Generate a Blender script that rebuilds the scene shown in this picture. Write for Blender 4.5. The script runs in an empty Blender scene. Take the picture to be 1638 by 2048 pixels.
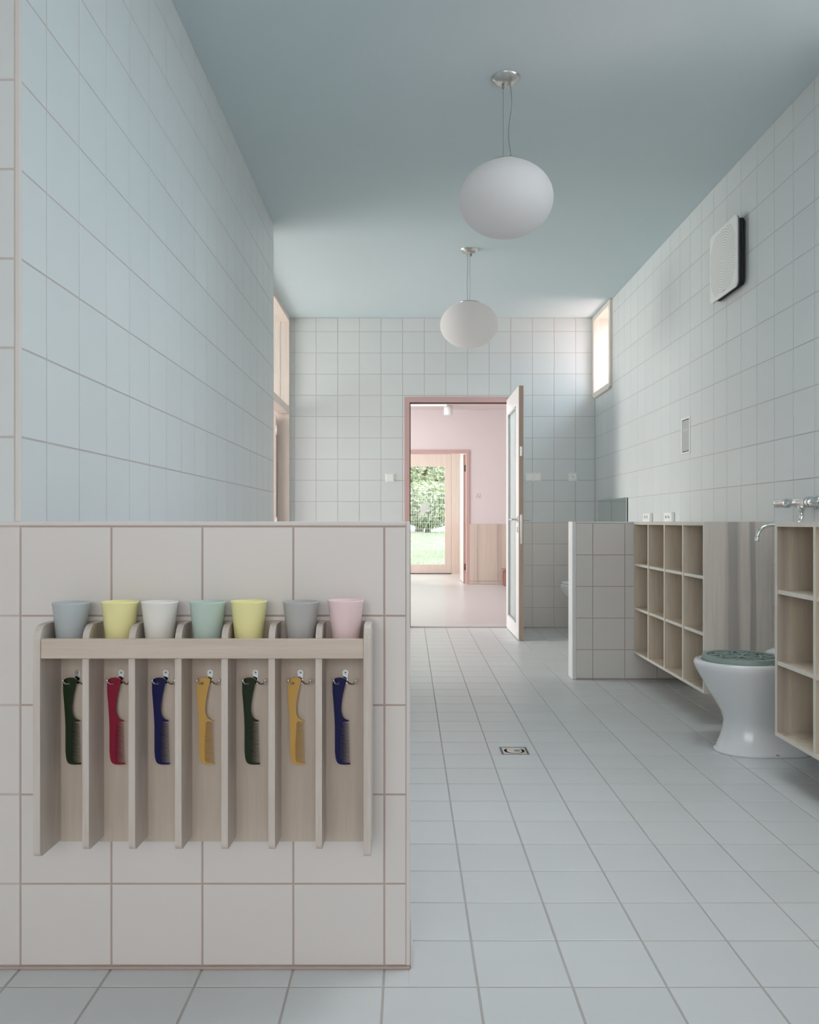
import bpy, math, random
from mathutils import Vector, Matrix
from mathutils.geometry import tessellate_polygon
random.seed(7)
PI = math.pi
C = bpy.context.scene.collection
S = bpy.context.scene

# ------------------------------------------------------------------ camera
H = 0.983
cam_d = bpy.data.cameras.new('camera'); cam = bpy.data.objects.new('camera', cam_d); C.objects.link(cam)
cam.location = (0, 0, H); cam.rotation_euler = (PI/2, 0, 0)
cam_d.sensor_fit = 'VERTICAL'; cam_d.sensor_height = 36; cam_d.lens = 36*1709/2048
cam_d.shift_x = 2/2048; cam_d.shift_y = 19/2048; cam_d.clip_start = 0.02
S.camera = cam

# ------------------------------------------------------------------ world, lights, exposure
S.view_settings.view_transform = 'Standard'; S.view_settings.look = 'None'
S.view_settings.gamma = 1; S.view_settings.use_curve_mapping = False
S.view_settings.exposure = -0.17
W = bpy.data.worlds.new('sky'); S.world = W; W.use_nodes = True
nt = W.node_tree; nt.nodes.clear()
wo = nt.nodes.new('ShaderNodeOutputWorld'); bg = nt.nodes.new('ShaderNodeBackground')
tc = nt.nodes.new('ShaderNodeTexCoord'); sp = nt.nodes.new('ShaderNodeSeparateXYZ'); rp = nt.nodes.new('ShaderNodeValToRGB')
nt.links.new(tc.outputs['Generated'], sp.inputs[0]); nt.links.new(sp.outputs['Z'], rp.inputs[0])
rp.color_ramp.elements[0].position = 0.0; rp.color_ramp.elements[0].color = (0.95, 0.97, 0.98, 1)
rp.color_ramp.elements[1].position = 0.6; rp.color_ramp.elements[1].color = (0.80, 0.88, 0.97, 1)
nt.links.new(rp.outputs[0], bg.inputs['Color']); nt.links.new(bg.outputs[0], wo.inputs['Surface'])
bg.inputs['Strength'].default_value = 2.9

def area(name, loc, aim, w, h, power, col, spread=180):
    d = bpy.data.lights.new(name, 'AREA'); d.shape = 'RECTANGLE'; d.size = w; d.size_y = h
    d.energy = power; d.color = col; d.spread = math.radians(spread)
    o = bpy.data.objects.new(name, d); C.objects.link(o); o.location = loc
    o.rotation_euler = (Vector(aim)-Vector(loc)).to_track_quat('-Z', 'Y').to_euler()
    return o
# daylight for the rooms, and one added rear light
area('added_rear_fill', (-0.3, -2.75, 1.75), (-0.3, 0, 0.9), 3.0, 1.5, 42, (1.0, 0.94, 0.90))  # added light behind the camera, brightens the front of the low wall
area('daylight_rooflight', (0.90, 2.38, 3.72), (0.90, 2.38, 0), 1.15, 0.86, 31, (1.0, 0.985, 0.975))
area('daylight_high_window', (2.35, 2.2, 2.75), (-0.86, 2.9, 1.0), 2.2, 0.9, 18, (0.66, 0.82, 1.0), 120)
area('bounce_high_window', (2.5, 2.2, 1.55), (-0.86, 3.0, 2.30), 2.2, 0.5, 15, (1.0, 0.58, 0.60), 55)
area('daylight_side_room', (-4.3, 7.0, 1.8), (0, 5.7, 1.75), 2.6, 1.9, 205, (1.0, 0.97, 0.93))
area('daylight_small_window_sky', (2.6, 7.3, 3.0), (1.2, 7.7, 1.9), 0.9, 0.6, 10, (0.66, 0.80, 1.0), 120)
area('daylight_small_window_ground', (2.5, 7.3, 1.9), (1.0, 7.7, 2.7), 0.9, 0.5, 10, (1.0, 0.66, 0.60), 120)
area('daylight_hall', (-2.85, 10.7, 1.7), (1.5, 11.2, 1.2), 3.6, 2.0, 112, (0.90, 0.98, 1.0))
area('daylight_porch', (-1.9, 14.8, 1.6), (0.8, 14.9, 1.2), 1.6, 1.8, 60, (1.0, 0.98, 0.96))

# ------------------------------------------------------------------ materials
def lin(c):
    c = c/255.0
    return c/12.92 if c <= 0.04045 else ((c+0.055)/1.055)**2.4
def rgb(r, g, b, k=1.0): return (min(1, lin(r)*k), min(1, lin(g)*k), min(1, lin(b)*k), 1)
def mat(name, col, rough=0.5, metal=0.0, var=0.04, scale=6.0, bump=0.0, bscale=60, emit=None, es=0, spec=0.5, piece=0.0):
    m = bpy.data.materials.new(name); m.use_nodes = True; n = m.node_tree; b = n.nodes['Principled BSDF']
    b.inputs['Roughness'].default_value = rough; b.inputs['Metallic'].default_value = metal
    b.inputs['Specular IOR Level'].default_value = spec
    t = n.nodes.new('ShaderNodeTexCoord'); no = n.nodes.new('ShaderNodeTexNoise'); no.inputs['Scale'].default_value = scale
    no.inputs['Detail'].default_value = 3
    n.links.new(t.outputs['Object'], no.inputs['Vector'])
    mr = n.nodes.new('ShaderNodeMapRange'); mr.inputs['To Min'].default_value = 1-var; mr.inputs['To Max'].default_value = 1+var
    n.links.new(no.outputs['Fac'], mr.inputs['Value'])
    hs = n.nodes.new('ShaderNodeHueSaturation'); hs.inputs['Color'].default_value = col
    src = mr.outputs[0]
    if piece:
        oi = n.nodes.new('ShaderNodeObjectInfo'); m2 = n.nodes.new('ShaderNodeMapRange')
        m2.inputs['To Min'].default_value = 1-piece; m2.inputs['To Max'].default_value = 1+piece
        n.links.new(oi.outputs['Random'], m2.inputs['Value'])
        mu = n.nodes.new('ShaderNodeMath'); mu.operation = 'MULTIPLY'
        n.links.new(src, mu.inputs[0]); n.links.new(m2.outputs[0], mu.inputs[1]); src = mu.outputs[0]
    n.links.new(src, hs.inputs['Value']); n.links.new(hs.outputs[0], b.inputs['Base Color'])
    if bump:
        n2 = n.nodes.new('ShaderNodeTexNoise'); n2.inputs['Scale'].default_value = bscale; n2.inputs['Detail'].default_value = 2
        n.links.new(t.outputs['Object'], n2.inputs['Vector'])
        bp = n.nodes.new('ShaderNodeBump'); bp.inputs['Strength'].default_value = bump; bp.inputs['Distance'].default_value = 0.002
        n.links.new(n2.outputs['Fac'], bp.inputs['Height']); n.links.new(bp.outputs[0], b.inputs['Normal'])
    if emit: b.inputs['Emission Color'].default_value = emit; b.inputs['Emission Strength'].default_value = es
    return m
def wood(name, c1, c2, rough=0.5, axis=2, grain=30, streak=0.0, c3=None):
    m = bpy.data.materials.new(name); m.use_nodes = True; n = m.node_tree; b = n.nodes['Principled BSDF']
    b.inputs['Roughness'].default_value = rough
    t = n.nodes.new('ShaderNodeTexCoord'); mp = n.nodes.new('ShaderNodeMapping')
    sc = [grain]*3; sc[axis] = grain*0.06; mp.inputs['Scale'].default_value = sc
    n.links.new(t.outputs['Object'], mp.inputs['Vector'])
    no = n.nodes.new('ShaderNodeTexNoise'); no.inputs['Scale'].default_value = 1; no.inputs['Detail'].default_value = 6; no.inputs['Roughness'].default_value = 0.7
    n.links.new(mp.outputs[0], no.inputs['Vector'])
    r = n.nodes.new('ShaderNodeValToRGB'); r.color_ramp.elements[0].position = 0.3; r.color_ramp.elements[0].color = c2
    r.color_ramp.elements[1].position = 0.7; r.color_ramp.elements[1].color = c1
    n.links.new(no.outputs['Fac'], r.inputs[0]); out = r.outputs[0]
    if streak:
        mp2 = n.nodes.new('ShaderNodeMapping'); s2 = [streak]*3; s2[axis] = streak*0.04; mp2.inputs['Scale'].default_value = s2
        mp2.inputs['Location'].default_value = (0.35, 0.2, 0)
        n.links.new(t.outputs['Object'], mp2.inputs['Vector'])
        n3 = n.nodes.new('ShaderNodeTexNoise'); n3.inputs['Scale'].default_value = 1; n3.inputs['Detail'].default_value = 2
        n.links.new(mp2.outputs[0], n3.inputs['Vector'])
        r3 = n.nodes.new('ShaderNodeValToRGB'); r3.color_ramp.elements[0].position = 0.56; r3.color_ramp.elements[0].color = (0, 0, 0, 1)
        r3.color_ramp.elements[1].position = 0.64; r3.color_ramp.elements[1].color = (0.6, 0.6, 0.6, 1)
        n.links.new(n3.outputs['Fac'], r3.inputs[0])
        mx = n.nodes.new('ShaderNodeMix'); mx.data_type = 'RGBA'
        n.links.new(r3.outputs[0], mx.inputs['Factor']); n.links.new(out, mx.inputs['A']); mx.inputs['B'].default_value = c3
        out = mx.outputs['Result']
    n.links.new(out, b.inputs['Base Color'])
    bp = n.nodes.new('ShaderNodeBump'); bp.inputs['Strength'].default_value = 0.12; bp.inputs['Distance'].default_value = 0.001
    n.links.new(no.outputs['Fac'], bp.inputs['Height']); n.links.new(bp.outputs[0], b.inputs['Normal'])
    return m
def glass(name, tint, gl=0.08, rough=0.02, diff=0.0):
    m = bpy.data.materials.new(name); m.use_nodes = True; n = m.node_tree; n.nodes.clear()
    o = n.nodes.new('ShaderNodeOutputMaterial'); tr = n.nodes.new('ShaderNodeBsdfTransparent'); tr.inputs[0].default_value = tint
    g = n.nodes.new('ShaderNodeBsdfGlossy'); g.inputs['Roughness'].default_value = rough
    mx = n.nodes.new('ShaderNodeMixShader'); mx.inputs[0].default_value = gl
    n.links.new(tr.outputs[0], mx.inputs[1]); n.links.new(g.outputs[0], mx.inputs[2]); out = mx.outputs[0]
    if diff:
        d = n.nodes.new('ShaderNodeBsdfTranslucent'); d.inputs[0].default_value = tint
        d2 = n.nodes.new('ShaderNodeBsdfDiffuse'); d2.inputs[0].default_value = tint
        a = n.nodes.new('ShaderNodeMixShader'); a.inputs[0].default_value = 0.5
        n.links.new(d.outputs[0], a.inputs[1]); n.links.new(d2.outputs[0], a.inputs[2])
        m2 = n.nodes.new('ShaderNodeMixShader'); m2.inputs[0].default_value = diff
        n.links.new(out, m2.inputs[1]); n.links.new(a.outputs[0], m2.inputs[2]); out = m2.outputs[0]
    n.links.new(out, o.inputs['Surface']); return m

M = dict(
 tile_blue=mat('tile_blue', (0.70, 0.735, 0.735, 1), 0.38, var=0.02, bump=0.05, bscale=40, piece=0.012),
 tile_warm=mat('tile_warm', (0.745, 0.705, 0.675, 1), 0.42, var=0.02, bump=0.05, bscale=40, piece=0.012),
 tile_floor=mat('tile_floor', (0.65, 0.67, 0.675, 1), 0.36, var=0.03, bump=0.12, bscale=30, piece=0.02),
 grout=mat('grout', (0.50, 0.395, 0.35, 1), 0.9, var=0.08, scale=12),
 grout_pale=mat('grout_pale', (0.60, 0.54, 0.515, 1), 0.9, var=0.08, scale=12),
 grout_floor=mat('grout_floor', (0.46, 0.44, 0.42, 1), 0.9, var=0.1, scale=12),
 trim=mat('trim_profile', (0.72, 0.68, 0.65, 1), 0.45),
 trim_white=mat('trim_white', (0.80, 0.80, 0.80, 1), 0.4),
 ceiling=mat('ceiling_paint', (0.62, 0.725, 0.755, 1), 0.9, var=0.01, bump=0.05, bscale=120),
 plaster=mat('plaster', (0.78, 0.78, 0.76, 1), 0.9),
 pinkwall=mat('pink_plaster', (0.81, 0.72, 0.71, 1), 0.85, var=0.015),
 pinkframe=mat('pink_lacquer', (0.62, 0.40, 0.38, 1), 0.45, var=0.03),
 creamframe=wood('cream_wood', (0.82, 0.72, 0.66, 1), (0.74, 0.64, 0.575, 1), 0.5, 2, 25),
 whiteleaf=mat('white_lacquer', (0.78, 0.77, 0.76, 1), 0.35),
 leafedge=wood('leaf_edge_wood', (0.50, 0.37, 0.30, 1), (0.42, 0.31, 0.24, 1), 0.6),
 dark=mat('dark_rubber', (0.03, 0.035, 0.035, 1), 0.6),
 steel=mat('brushed_steel', (0.62, 0.62, 0.60, 1), 0.28, 1.0, var=0.05, scale=20),
 chrome=mat('chrome', (0.80, 0.82, 0.82, 1), 0.07, 1.0, var=0.01),
 maple=wood('maple', (0.62, 0.53, 0.45, 1), (0.54, 0.45, 0.37, 1), 0.5, 2, 60),
 maple_h=wood('maple_horizontal', (0.66, 0.56, 0.47, 1), (0.56, 0.46, 0.38, 1), 0.5, 0, 60),
 maple_edge=wood('maple_edge', (0.66, 0.60, 0.55, 1), (0.56, 0.49, 0.43, 1), 0.5, 2, 90),
 ash=wood('ash_board', (0.74, 0.635, 0.51, 1), (0.62, 0.52, 0.41, 1), 0.5, 2, 50, 5.0, (0.30, 0.25, 0.21, 1)),
 ash_side=wood('ash_side', (0.70, 0.64, 0.58, 1), (0.61, 0.55, 0.49, 1), 0.5, 2, 60, 7.0, (0.34, 0.31, 0.29, 1)),
 ash_edge=wood('ash_edge', (0.78, 0.74, 0.67, 1), (0.70, 0.65, 0.58, 1), 0.5, 2, 60),
 ceramic=mat('ceramic', (0.72, 0.74, 0.75, 1), 0.12, var=0.01),
 opal=glass('opal_glass', (0.93, 0.905, 0.90, 1), 0.03, 0.2, 0.96),
 lidgreen=mat('lid_green', (0.29, 0.37, 0.34, 1), 0.4),
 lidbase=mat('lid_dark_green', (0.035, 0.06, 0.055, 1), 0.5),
 plastic=mat('white_plastic', (0.93, 0.93, 0.91, 1), 0.35, var=0.01),
 greyline=mat('grey_print', (0.35, 0.36, 0.36, 1), 0.6),
 vent_side=mat('dark_vent', (0.03, 0.032, 0.036, 1), 0.5),
 vent_rim=mat('grey_vent_rim', (0.24, 0.26, 0.27, 1), 0.4),
 panelmetal=mat('panel_metal', (0.55, 0.58, 0.58, 1), 0.35, 0.6),
 mirror=mat('mirror', (0.62, 0.68, 0.66, 1), 0.03, 1.0, var=0.0),
 linoleum=mat('linoleum', (0.70, 0.685, 0.68, 1), 0.3, var=0.02),
 hallwood=wood('hall_panel_wood', (0.74, 0.62, 0.54, 1), (0.66, 0.54, 0.46, 1), 0.5, 2, 20, 4.0, (0.54, 0.42, 0.36, 1)),
 redwood=wood('bench_wood', (0.45, 0.24, 0.18, 1), (0.36, 0.18, 0.14, 1), 0.5, 0, 40),
 lightpanel=mat('lit_diffuser', (0.9, 0.9, 0.9, 1), 0.5, emit=(1, 0.97, 0.92, 1), es=0.9),
 pane=glass('window_pane', (0.97, 0.99, 0.98, 1), 0.012),
 frosted=glass('frosted_pane', (0.86, 0.88, 0.87, 1), 0.10, 0.12, 0.75),
 grass=mat('grass_ground', (0.52, 0.56, 0.42, 1), 0.9, var=0.3, scale=3),
 blade=mat('grass_blade', (0.64, 0.68, 0.50, 1), 0.8, var=0.3, scale=2),
 leaf=mat('leaf', (0.58, 0.62, 0.42, 1), 0.7, var=0.35, scale=2),
 bark=mat('bark', (0.30, 0.24, 0.20, 1), 0.9, var=0.2, scale=8),
 fence=mat('galvanised_wire', (0.72, 0.76, 0.76, 1), 0.4, 0.2),
 sticker=mat('grey_film', (0.60, 0.64, 0.63, 1), 0.6),
 render_out=mat('outer_render', (0.78, 0.60, 0.55, 1), 0.9),
)
# two dark heartwood bands on the end board of the cubby shelves
def bands(m, spans, col):
    n = m.node_tree; b = n.nodes['Principled BSDF']; src = b.inputs['Base Color'].links[0].from_socket
    t = n.nodes.new('ShaderNodeTexCoord'); s_ = n.nodes.new('ShaderNodeSeparateXYZ'); n.links.new(t.outputs['Object'], s_.inputs[0])
    mp = n.nodes.new('ShaderNodeMapping'); mp.inputs['Scale'].default_value = (30, 30, 3.0); n.links.new(t.outputs['Object'], mp.inputs['Vector'])
    no = n.nodes.new('ShaderNodeTexNoise'); no.inputs['Scale'].default_value = 1; n.links.new(mp.outputs[0], no.inputs['Vector'])
    ma = n.nodes.new('ShaderNodeMath'); ma.operation = 'MULTIPLY_ADD'; ma.inputs[1].default_value = .022
    n.links.new(no.outputs['Fac'], ma.inputs[0]); n.links.new(s_.outputs['X'], ma.inputs[2])
    mr = n.nodes.new('ShaderNodeMapRange'); mr.inputs['From Min'].default_value = 1.40; mr.inputs['From Max'].default_value = 1.74
    n.links.new(ma.outputs[0], mr.inputs['Value'])
    r = n.nodes.new('ShaderNodeValToRGB'); e = r.color_ramp.elements; e[0].color = (0, 0, 0, 1); e[1].color = (0, 0, 0, 1)
    for a, c, k in spans:
        for x, v in ((a-.010, 0), (a, k), (c, k*.8), (c+.003, 0)): q = e.new((x+.011-1.40)/.34); q.color = (v, v, v, 1)
    n.links.new(mr.outputs[0], r.inputs[0])
    mx = n.nodes.new('ShaderNodeMix'); mx.data_type = 'RGBA'; n.links.new(r.outputs[0], mx.inputs['Factor'])
    n.links.new(src, mx.inputs['A']); mx.inputs['B'].default_value = col; n.links.new(mx.outputs['Result'], b.inputs['Base Color'])
bands(M['ash_side'], ((1.521, 1.560, .55), (1.622, 1.645, .8)), (0.33, 0.31, 0.30, 1))
# perforated acoustic ceiling board: dot relief through colour and bump
def perf(name, base, dot, sc, horiz='XY'):
    m = mat(name, base, 0.8, var=0.01); n = m.node_tree; b = n.nodes['Principled BSDF']
    t = n.nodes.new('ShaderNodeTexCoord'); v = n.nodes.new('ShaderNodeTexVoronoi'); v.inputs['Randomness'].default_value = 0.0
    v.inputs['Scale'].default_value = sc; n.links.new(t.outputs['Object'], v.inputs['Vector'])
    r = n.nodes.new('ShaderNodeValToRGB'); r.color_ramp.elements[0].position = 0.22; r.color_ramp.elements[0].color = dot
    r.color_ramp.elements[1].position = 0.30; r.color_ramp.elements[1].color = base
    n.links.new(v.outputs['Distance'], r.inputs[0]); n.links.new(r.outputs[0], b.inputs['Base Color'])
    return m
M['perf_ceiling'] = perf('perforated_ceiling', (0.80, 0.70, 0.68, 1), (0.38, 0.30, 0.30, 1), 14)

# ------------------------------------------------------------------ mesh helpers
class MB:
    def __init__(s): s.v = []; s.f = []; s.sm = []; s.mi = []; s.cur = 0
    def add(s, vs, fs, smooth=False):
        o = len(s.v); s.v += [tuple(v) for v in vs]
        for f in fs: s.f.append([o+i for i in f]); s.sm.append(smooth); s.mi.append(s.cur)
        return s
    def box(s, x0, x1, y0, y1, z0, z1):
        return s.add([(x0,y0,z0),(x1,y0,z0),(x1,y1,z0),(x0,y1,z0),(x0,y0,z1),(x1,y0,z1),(x1,y1,z1),(x0,y1,z1)],
                     [(0,3,2,1),(4,5,6,7),(0,1,5,4),(1,2,6,5),(2,3,7,6),(3,0,4,7)])
    def rbox(s, x0, x1, y0, y1, z0, z1, c):          # chamfered box
        vs = []
        for z, i in ((z0, c), (z0+c, 0), (z1-c, 0), (z1, c)):
            a0, a1, b0, b1 = x0+i, x1-i, y0+i, y1-i; k = c if i == 0 else c*0.4
            vs += [(a0+k,b0,z),(a1-k,b0,z),(a1,b0+k,z),(a1,b1-k,z),(a1-k,b1,z),(a0+k,b1,z),(a0,b1-k,z),(a0,b0+k,z)]
        fs = [tuple(range(7,-1,-1)), tuple(range(24,32))]
        for r in range(3):
            for i in range(8): j = (i+1) % 8; fs.append((r*8+i, r*8+j, r*8+8+j, r*8+8+i))
        return s.add(vs, fs)
    def lathe(s, prof, seg=32, c=(0,0,0), axis='Z', smooth=True, sx=1, sy=1, cap=True):
        vs = []; fs = []
        for r, z in prof:
            for k in range(seg):
                a = 2*PI*k/seg; p = (r*math.cos(a)*sx, r*math.sin(a)*sy, z)
                if axis == 'Y': p = (p[0], p[2], p[1])
                if axis == 'X': p = (p[2], p[0], p[1])
                vs.append((p[0]+c[0], p[1]+c[1], p[2]+c[2]))
        for i in range(len(prof)-1):
            for k in range(seg): l = (k+1) % seg; fs.append((i*seg+k, i*seg+l, (i+1)*seg+l, (i+1)*seg+k))
        s.add(vs, fs, smooth)
        if cap:
            o = len(s.v)-len(vs); n = len(prof)
            if prof[0][0] > 1e-5: s.f.append([o+k for k in range(seg)][::-1]); s.sm.append(False); s.mi.append(s.cur)
            if prof[-1][0] > 1e-5: s.f.append([o+(n-1)*seg+k for k in range(seg)]); s.sm.append(False); s.mi.append(s.cur)
        return s
    def loft(s, rings, smooth=True, cap0=True, cap1=True):
        n = len(rings[0]); vs = [p for r in rings for p in r]; fs = []
        for i in range(len(rings)-1):
            for k in range(n): l = (k+1) % n; fs.append((i*n+k, i*n+l, (i+1)*n+l, (i+1)*n+k))
        s.add(vs, fs, smooth); o = len(s.v)-len(vs)
        if cap0: s.f.append([o+k for k in range(n)][::-1]); s.sm.append(smooth); s.mi.append(s.cur)
        if cap1: s.f.append([o+(len(rings)-1)*n+k for k in range(n)]); s.sm.append(smooth); s.mi.append(s.cur)
        return s
    def tube(s, pts, r, seg=10, smooth=True):
        pts = [Vector(p) for p in pts]; rs = r if isinstance(r, (list, tuple)) else [r]*len(pts); rings = []
        t = (pts[1]-pts[0]).normalized(); up = Vector((0,0,1)) if abs(t.z) < 0.9 else Vector((1,0,0))
        a = t.cross(up).normalized()
        for i, p in enumerate(pts):
            t = (pts[min(i+1, len(pts)-1)]-pts[max(i-1, 0)]).normalized()
            a = (a - t*a.dot(t)).normalized(); b = t.cross(a)
            rings.append([p + (a*math.cos(2*PI*k/seg)+b*math.sin(2*PI*k/seg))*rs[i] for k in range(seg)])
        return s.loft(rings, smooth)
    def prism(s, loops, f0, f1, fn=None):            # loops[0] outer, rest holes; 2-D points; f(p2, t) -> 3-D
        pts = [p for l in loops for p in l]
        tris = tessellate_polygon([[Vector((p[0], p[1], 0)) for p in l] for l in loops])
        fn = fn or (lambda p, t: (p[0], t, p[1])); n = len(pts)
        vs = [fn(p, f0) for p in pts] + [fn(p, f1) for p in pts]; fs = []
        for t in tris: fs.append(tuple(t)); fs.append(tuple(n+i for i in reversed(t)))
        o = 0
        for l in loops:
            for k in range(len(l)): j = (k+1) % len(l); fs.append((o+k, o+j, n+o+j, n+o+k))
            o += len(l)
        return s.add(vs, fs)
    def mesh(s, name, ms, fix=False):
        me = bpy.data.meshes.new(name); me.from_pydata(s.v, [], s.f)
        me.polygons.foreach_set('use_smooth', s.sm)
        for m in (ms if isinstance(ms, list) else [ms]): me.materials.append(m)
        if isinstance(ms, list): me.polygons.foreach_set('material_index', s.mi)
        me.update()
        if fix:
            import bmesh
            b = bmesh.new(); b.from_mesh(me); bmesh.ops.recalc_face_normals(b, faces=b.faces); b.to_mesh(me); b.free()
        return me
    def build(s, name, m, parent=None, fix=True):
        o = bpy.data.objects.new(name, s.mesh(name, m, fix)); C.objects.link(o)
        if parent: o.parent = parent; o.matrix_parent_inverse = Matrix.Translation(-Vector(parent.location)) if parent.parent is None else parent.matrix_parent_inverse @ Matrix.Identity(4)
        return o
# all meshes are written in world coordinates; empties sit at the thing's base, children keep world geometry
def put(o, parent):
    o.parent = parent; return o
def part(name, mb, m, parent):
    o = bpy.data.objects.new(name, mb.mesh(name, m, True)); C.objects.link(o); o.parent = parent
    off = Vector((0,0,0)); p = parent
    while p: off += Vector(p.location); p = p.parent
    o.location = -off
    return o
def solo(name, mb, m, label=None, cat=None, group=None, kind=None):
    o = bpy.data.objects.new(name, mb.mesh(name, m, True)); C.objects.link(o)
    if label: o['label'] = label
    if cat: o['category'] = cat
    if group: o['group'] = group
    if kind: o['kind'] = kind
    return o
def thing(name, label, cat, loc, group=None):
    o = bpy.data.objects.new(name, None); C.objects.link(o); o.location = loc; o.empty_display_size = 0.05
    o['label'] = label; o['category'] = cat
    if group: o['group'] = group
    return o
def struct(name, mb, m): return solo(name, mb, m, kind='structure')
def child_origin(o):                                   # parent's own offset is zero in world for structures
    return o

def slab_cells(u0, u1, v0, v1, holes):
    us = sorted(set([u0, u1]+[h[i] for h in holes for i in (0, 1) if u0 < h[i] < u1]))
    vs = sorted(set([v0, v1]+[h[i] for h in holes for i in (2, 3) if v0 < h[i] < v1])); out = []
    for a, b in zip(us, us[1:]):
        for c, d in zip(vs, vs[1:]):
            mu, mv = (a+b)/2, (c+d)/2
            if not any(h[0] < mu < h[1] and h[2] < mv < h[3] for h in holes): out.append((a, b, c, d))
    return out
def sub_rect(r, h):
    a, b, c, d = r; e, f, g, i = h
    if e >= b or f <= a or g >= d or i <= c: return [r]
    out = []
    if e > a: out.append((a, e, c, d)); a = e
    if f < b: out.append((f, b, c, d)); b = f
    if g > c: out.append((a, b, c, g))
    if i < d: out.append((a, b, i, d))
    return out
TM = {}
def tile_mesh(w, h, m, t):
    k = (round(w, 4), round(h, 4), m.name)
    if k not in TM:
        c = 0.0012; w2, h2 = w/2, h/2; b = MB()
        b.add([(-w2,-h2,-.001),(w2,-h2,-.001),(w2,h2,-.001),(-w2,h2,-.001),
               (-w2,-h2,t-c*.6),(w2,-h2,t-c*.6),(w2,h2,t-c*.6),(-w2,h2,t-c*.6),
               (-w2+c,-h2+c,t),(w2-c,-h2+c,t),(w2-c,h2-c,t),(-w2+c,h2-c,t)],
              [(0,1,5,4),(1,2,6,5),(2,3,7,6),(3,0,4,7),(4,5,9,8),(5,6,10,9),(6,7,11,10),(7,4,8,11),(8,9,10,11)])
        TM[k] = b.mesh('tile', m)
    return TM[k]
def tiles(parent, org, U, V, us, vs, matf, holes=(), gap=0.0045, t=0.0025, budget=300, name='tile'):
    """us, vs joint positions; matrix columns U, V, N"""
    org, U, V = Vector(org), Vector(U), Vector(V); N = U.cross(V)
    rects = []
    for a, b in zip(us, us[1:]):
        for c, d in zip(vs, vs[1:]):
            r = [(a+gap/2, b-gap/2, c+gap/2, d-gap/2)]
            for h in holes: r = [q for x in r for q in sub_rect(x, h)]
            rects += [q for q in r if q[1]-q[0] > .008 and q[3]-q[2] > .008]
    cp = Vector((0, 0, H))
    def size(r):
        p = org+U*((r[0]+r[1])/2)+V*((r[2]+r[3])/2); d = p-cp
        vis = 1.0 if (p.y > 0.3 and abs(p.x/max(p.y, .01)) < .5 and abs((p.z-H)/max(p.y, .01)) < .64) else 0.001
        return -vis*abs(d.normalized().dot(N))*(r[1]-r[0])*(r[3]-r[2])/d.length_squared
    rects.sort(key=size); rest = MB(); restm = None
    ms = {}
    for i, r in enumerate(rects):
        w, h = r[1]-r[0], r[3]-r[2]; p = org+U*((r[0]+r[1])/2)+V*((r[2]+r[3])/2)
        m = matf((r[0]+r[1])/2, (r[2]+r[3])/2)
        rot = Matrix((U, V, N)).transposed().to_4x4()
        tl = Matrix.Rotation(random.uniform(-.0012, .0012), 4, 'X') @ Matrix.Rotation(random.uniform(-.0012, .0012), 4, 'Y')
        mw = Matrix.Translation(p) @ rot @ tl
        me = tile_mesh(w, h, m, t)
        if i < budget:
            o = bpy.data.objects.new(name, me); C.objects.link(o); o.parent = parent; o.matrix_local = mw
        else:
            g = ms.setdefault(m.name, (MB(), m))[0]
            g.add([mw @ v.co for v in me.vertices], [tuple(q.vertices) for q in me.polygons])
    for k, (g, m) in ms.items():
        o = bpy.data.objects.new(name, g.mesh(name, m)); C.objects.link(o); o.parent = parent; o['kind'] = 'stuff'
    return rects

# ------------------------------------------------------------------ setting dimensions
XL, XR, YF, YB, ZC = -0.8565, 1.7256, 1.879, 7.906, 2.868
YE = 5.42                                             # end of tall left wall
XA = -1.106                                           # alcove side
LOWZ = 0.983
zj = [0.006, 0.186, 0.3825, 0.579, 0.7755, 0.972]
zu = [0.972+0.1965*k for k in range(0, 10)]+[ZC]
zall = zj + zu[1:]
G = 0.0015
def wallmat(u, v): return M['tile_warm'] if v < 0.972 else M['tile_blue']

# floor of the washroom: grout bed and tiles
drain = (0.394, 0.513, 3.605, 3.725)
b = MB()
for a in slab_cells(-2.6, XR+.2, -2.6, YB+.12, [drain]): b.box(a[0], a[1], a[2], a[3], -.05, -G)
floor = struct('floor', b, M['grout_floor'])
ux = [-0.0534+0.2*k for k in range(-13, 10)]; ux = [x for x in ux if -2.6 < x < XR]; ux = [-2.6]+ux+[XR]
uy = [1.805+0.2*k for k in range(-22, 32)]; uy = [y for y in uy if -2.6 < y < YB-.02]+[YB]
blk = [(-2.6, XL, YF, YE), (XL, 0.0, YF, YF+.12), (-2.6, XA, YE, YB)]
tiles(floor, (0, 0, -G-.0005+.0005), (1, 0, 0), (0, 1, 0), ux, uy, lambda u, v: M['tile_floor'],
      holes=[drain]+blk+[(1.02, XR, 5.316, 5.436)], gap=0.0050, t=G, budget=300)

# ceiling
rl = (.30, 1.50, 1.94, 2.82)                          # rooflight opening above the aisle, out of view
b = MB()
for a in slab_cells(-2.7, XR+.25, -2.7, YB+.1, [rl]): b.box(a[0], a[1], a[2], a[3], ZC, ZC+.1)
b.box(rl[0]-.05, rl[0], rl[2], rl[3], ZC+.1, 3.75).box(rl[1], rl[1]+.05, rl[2], rl[3], ZC+.1, 3.75)
b.box(rl[0]-.05, rl[1]+.05, rl[2]-.05, rl[2], ZC+.1, 3.75).box(rl[0]-.05, rl[1]+.05, rl[3], rl[3]+.05, ZC+.1, 3.75)
struct('ceiling', b, M['ceiling'])

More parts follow.
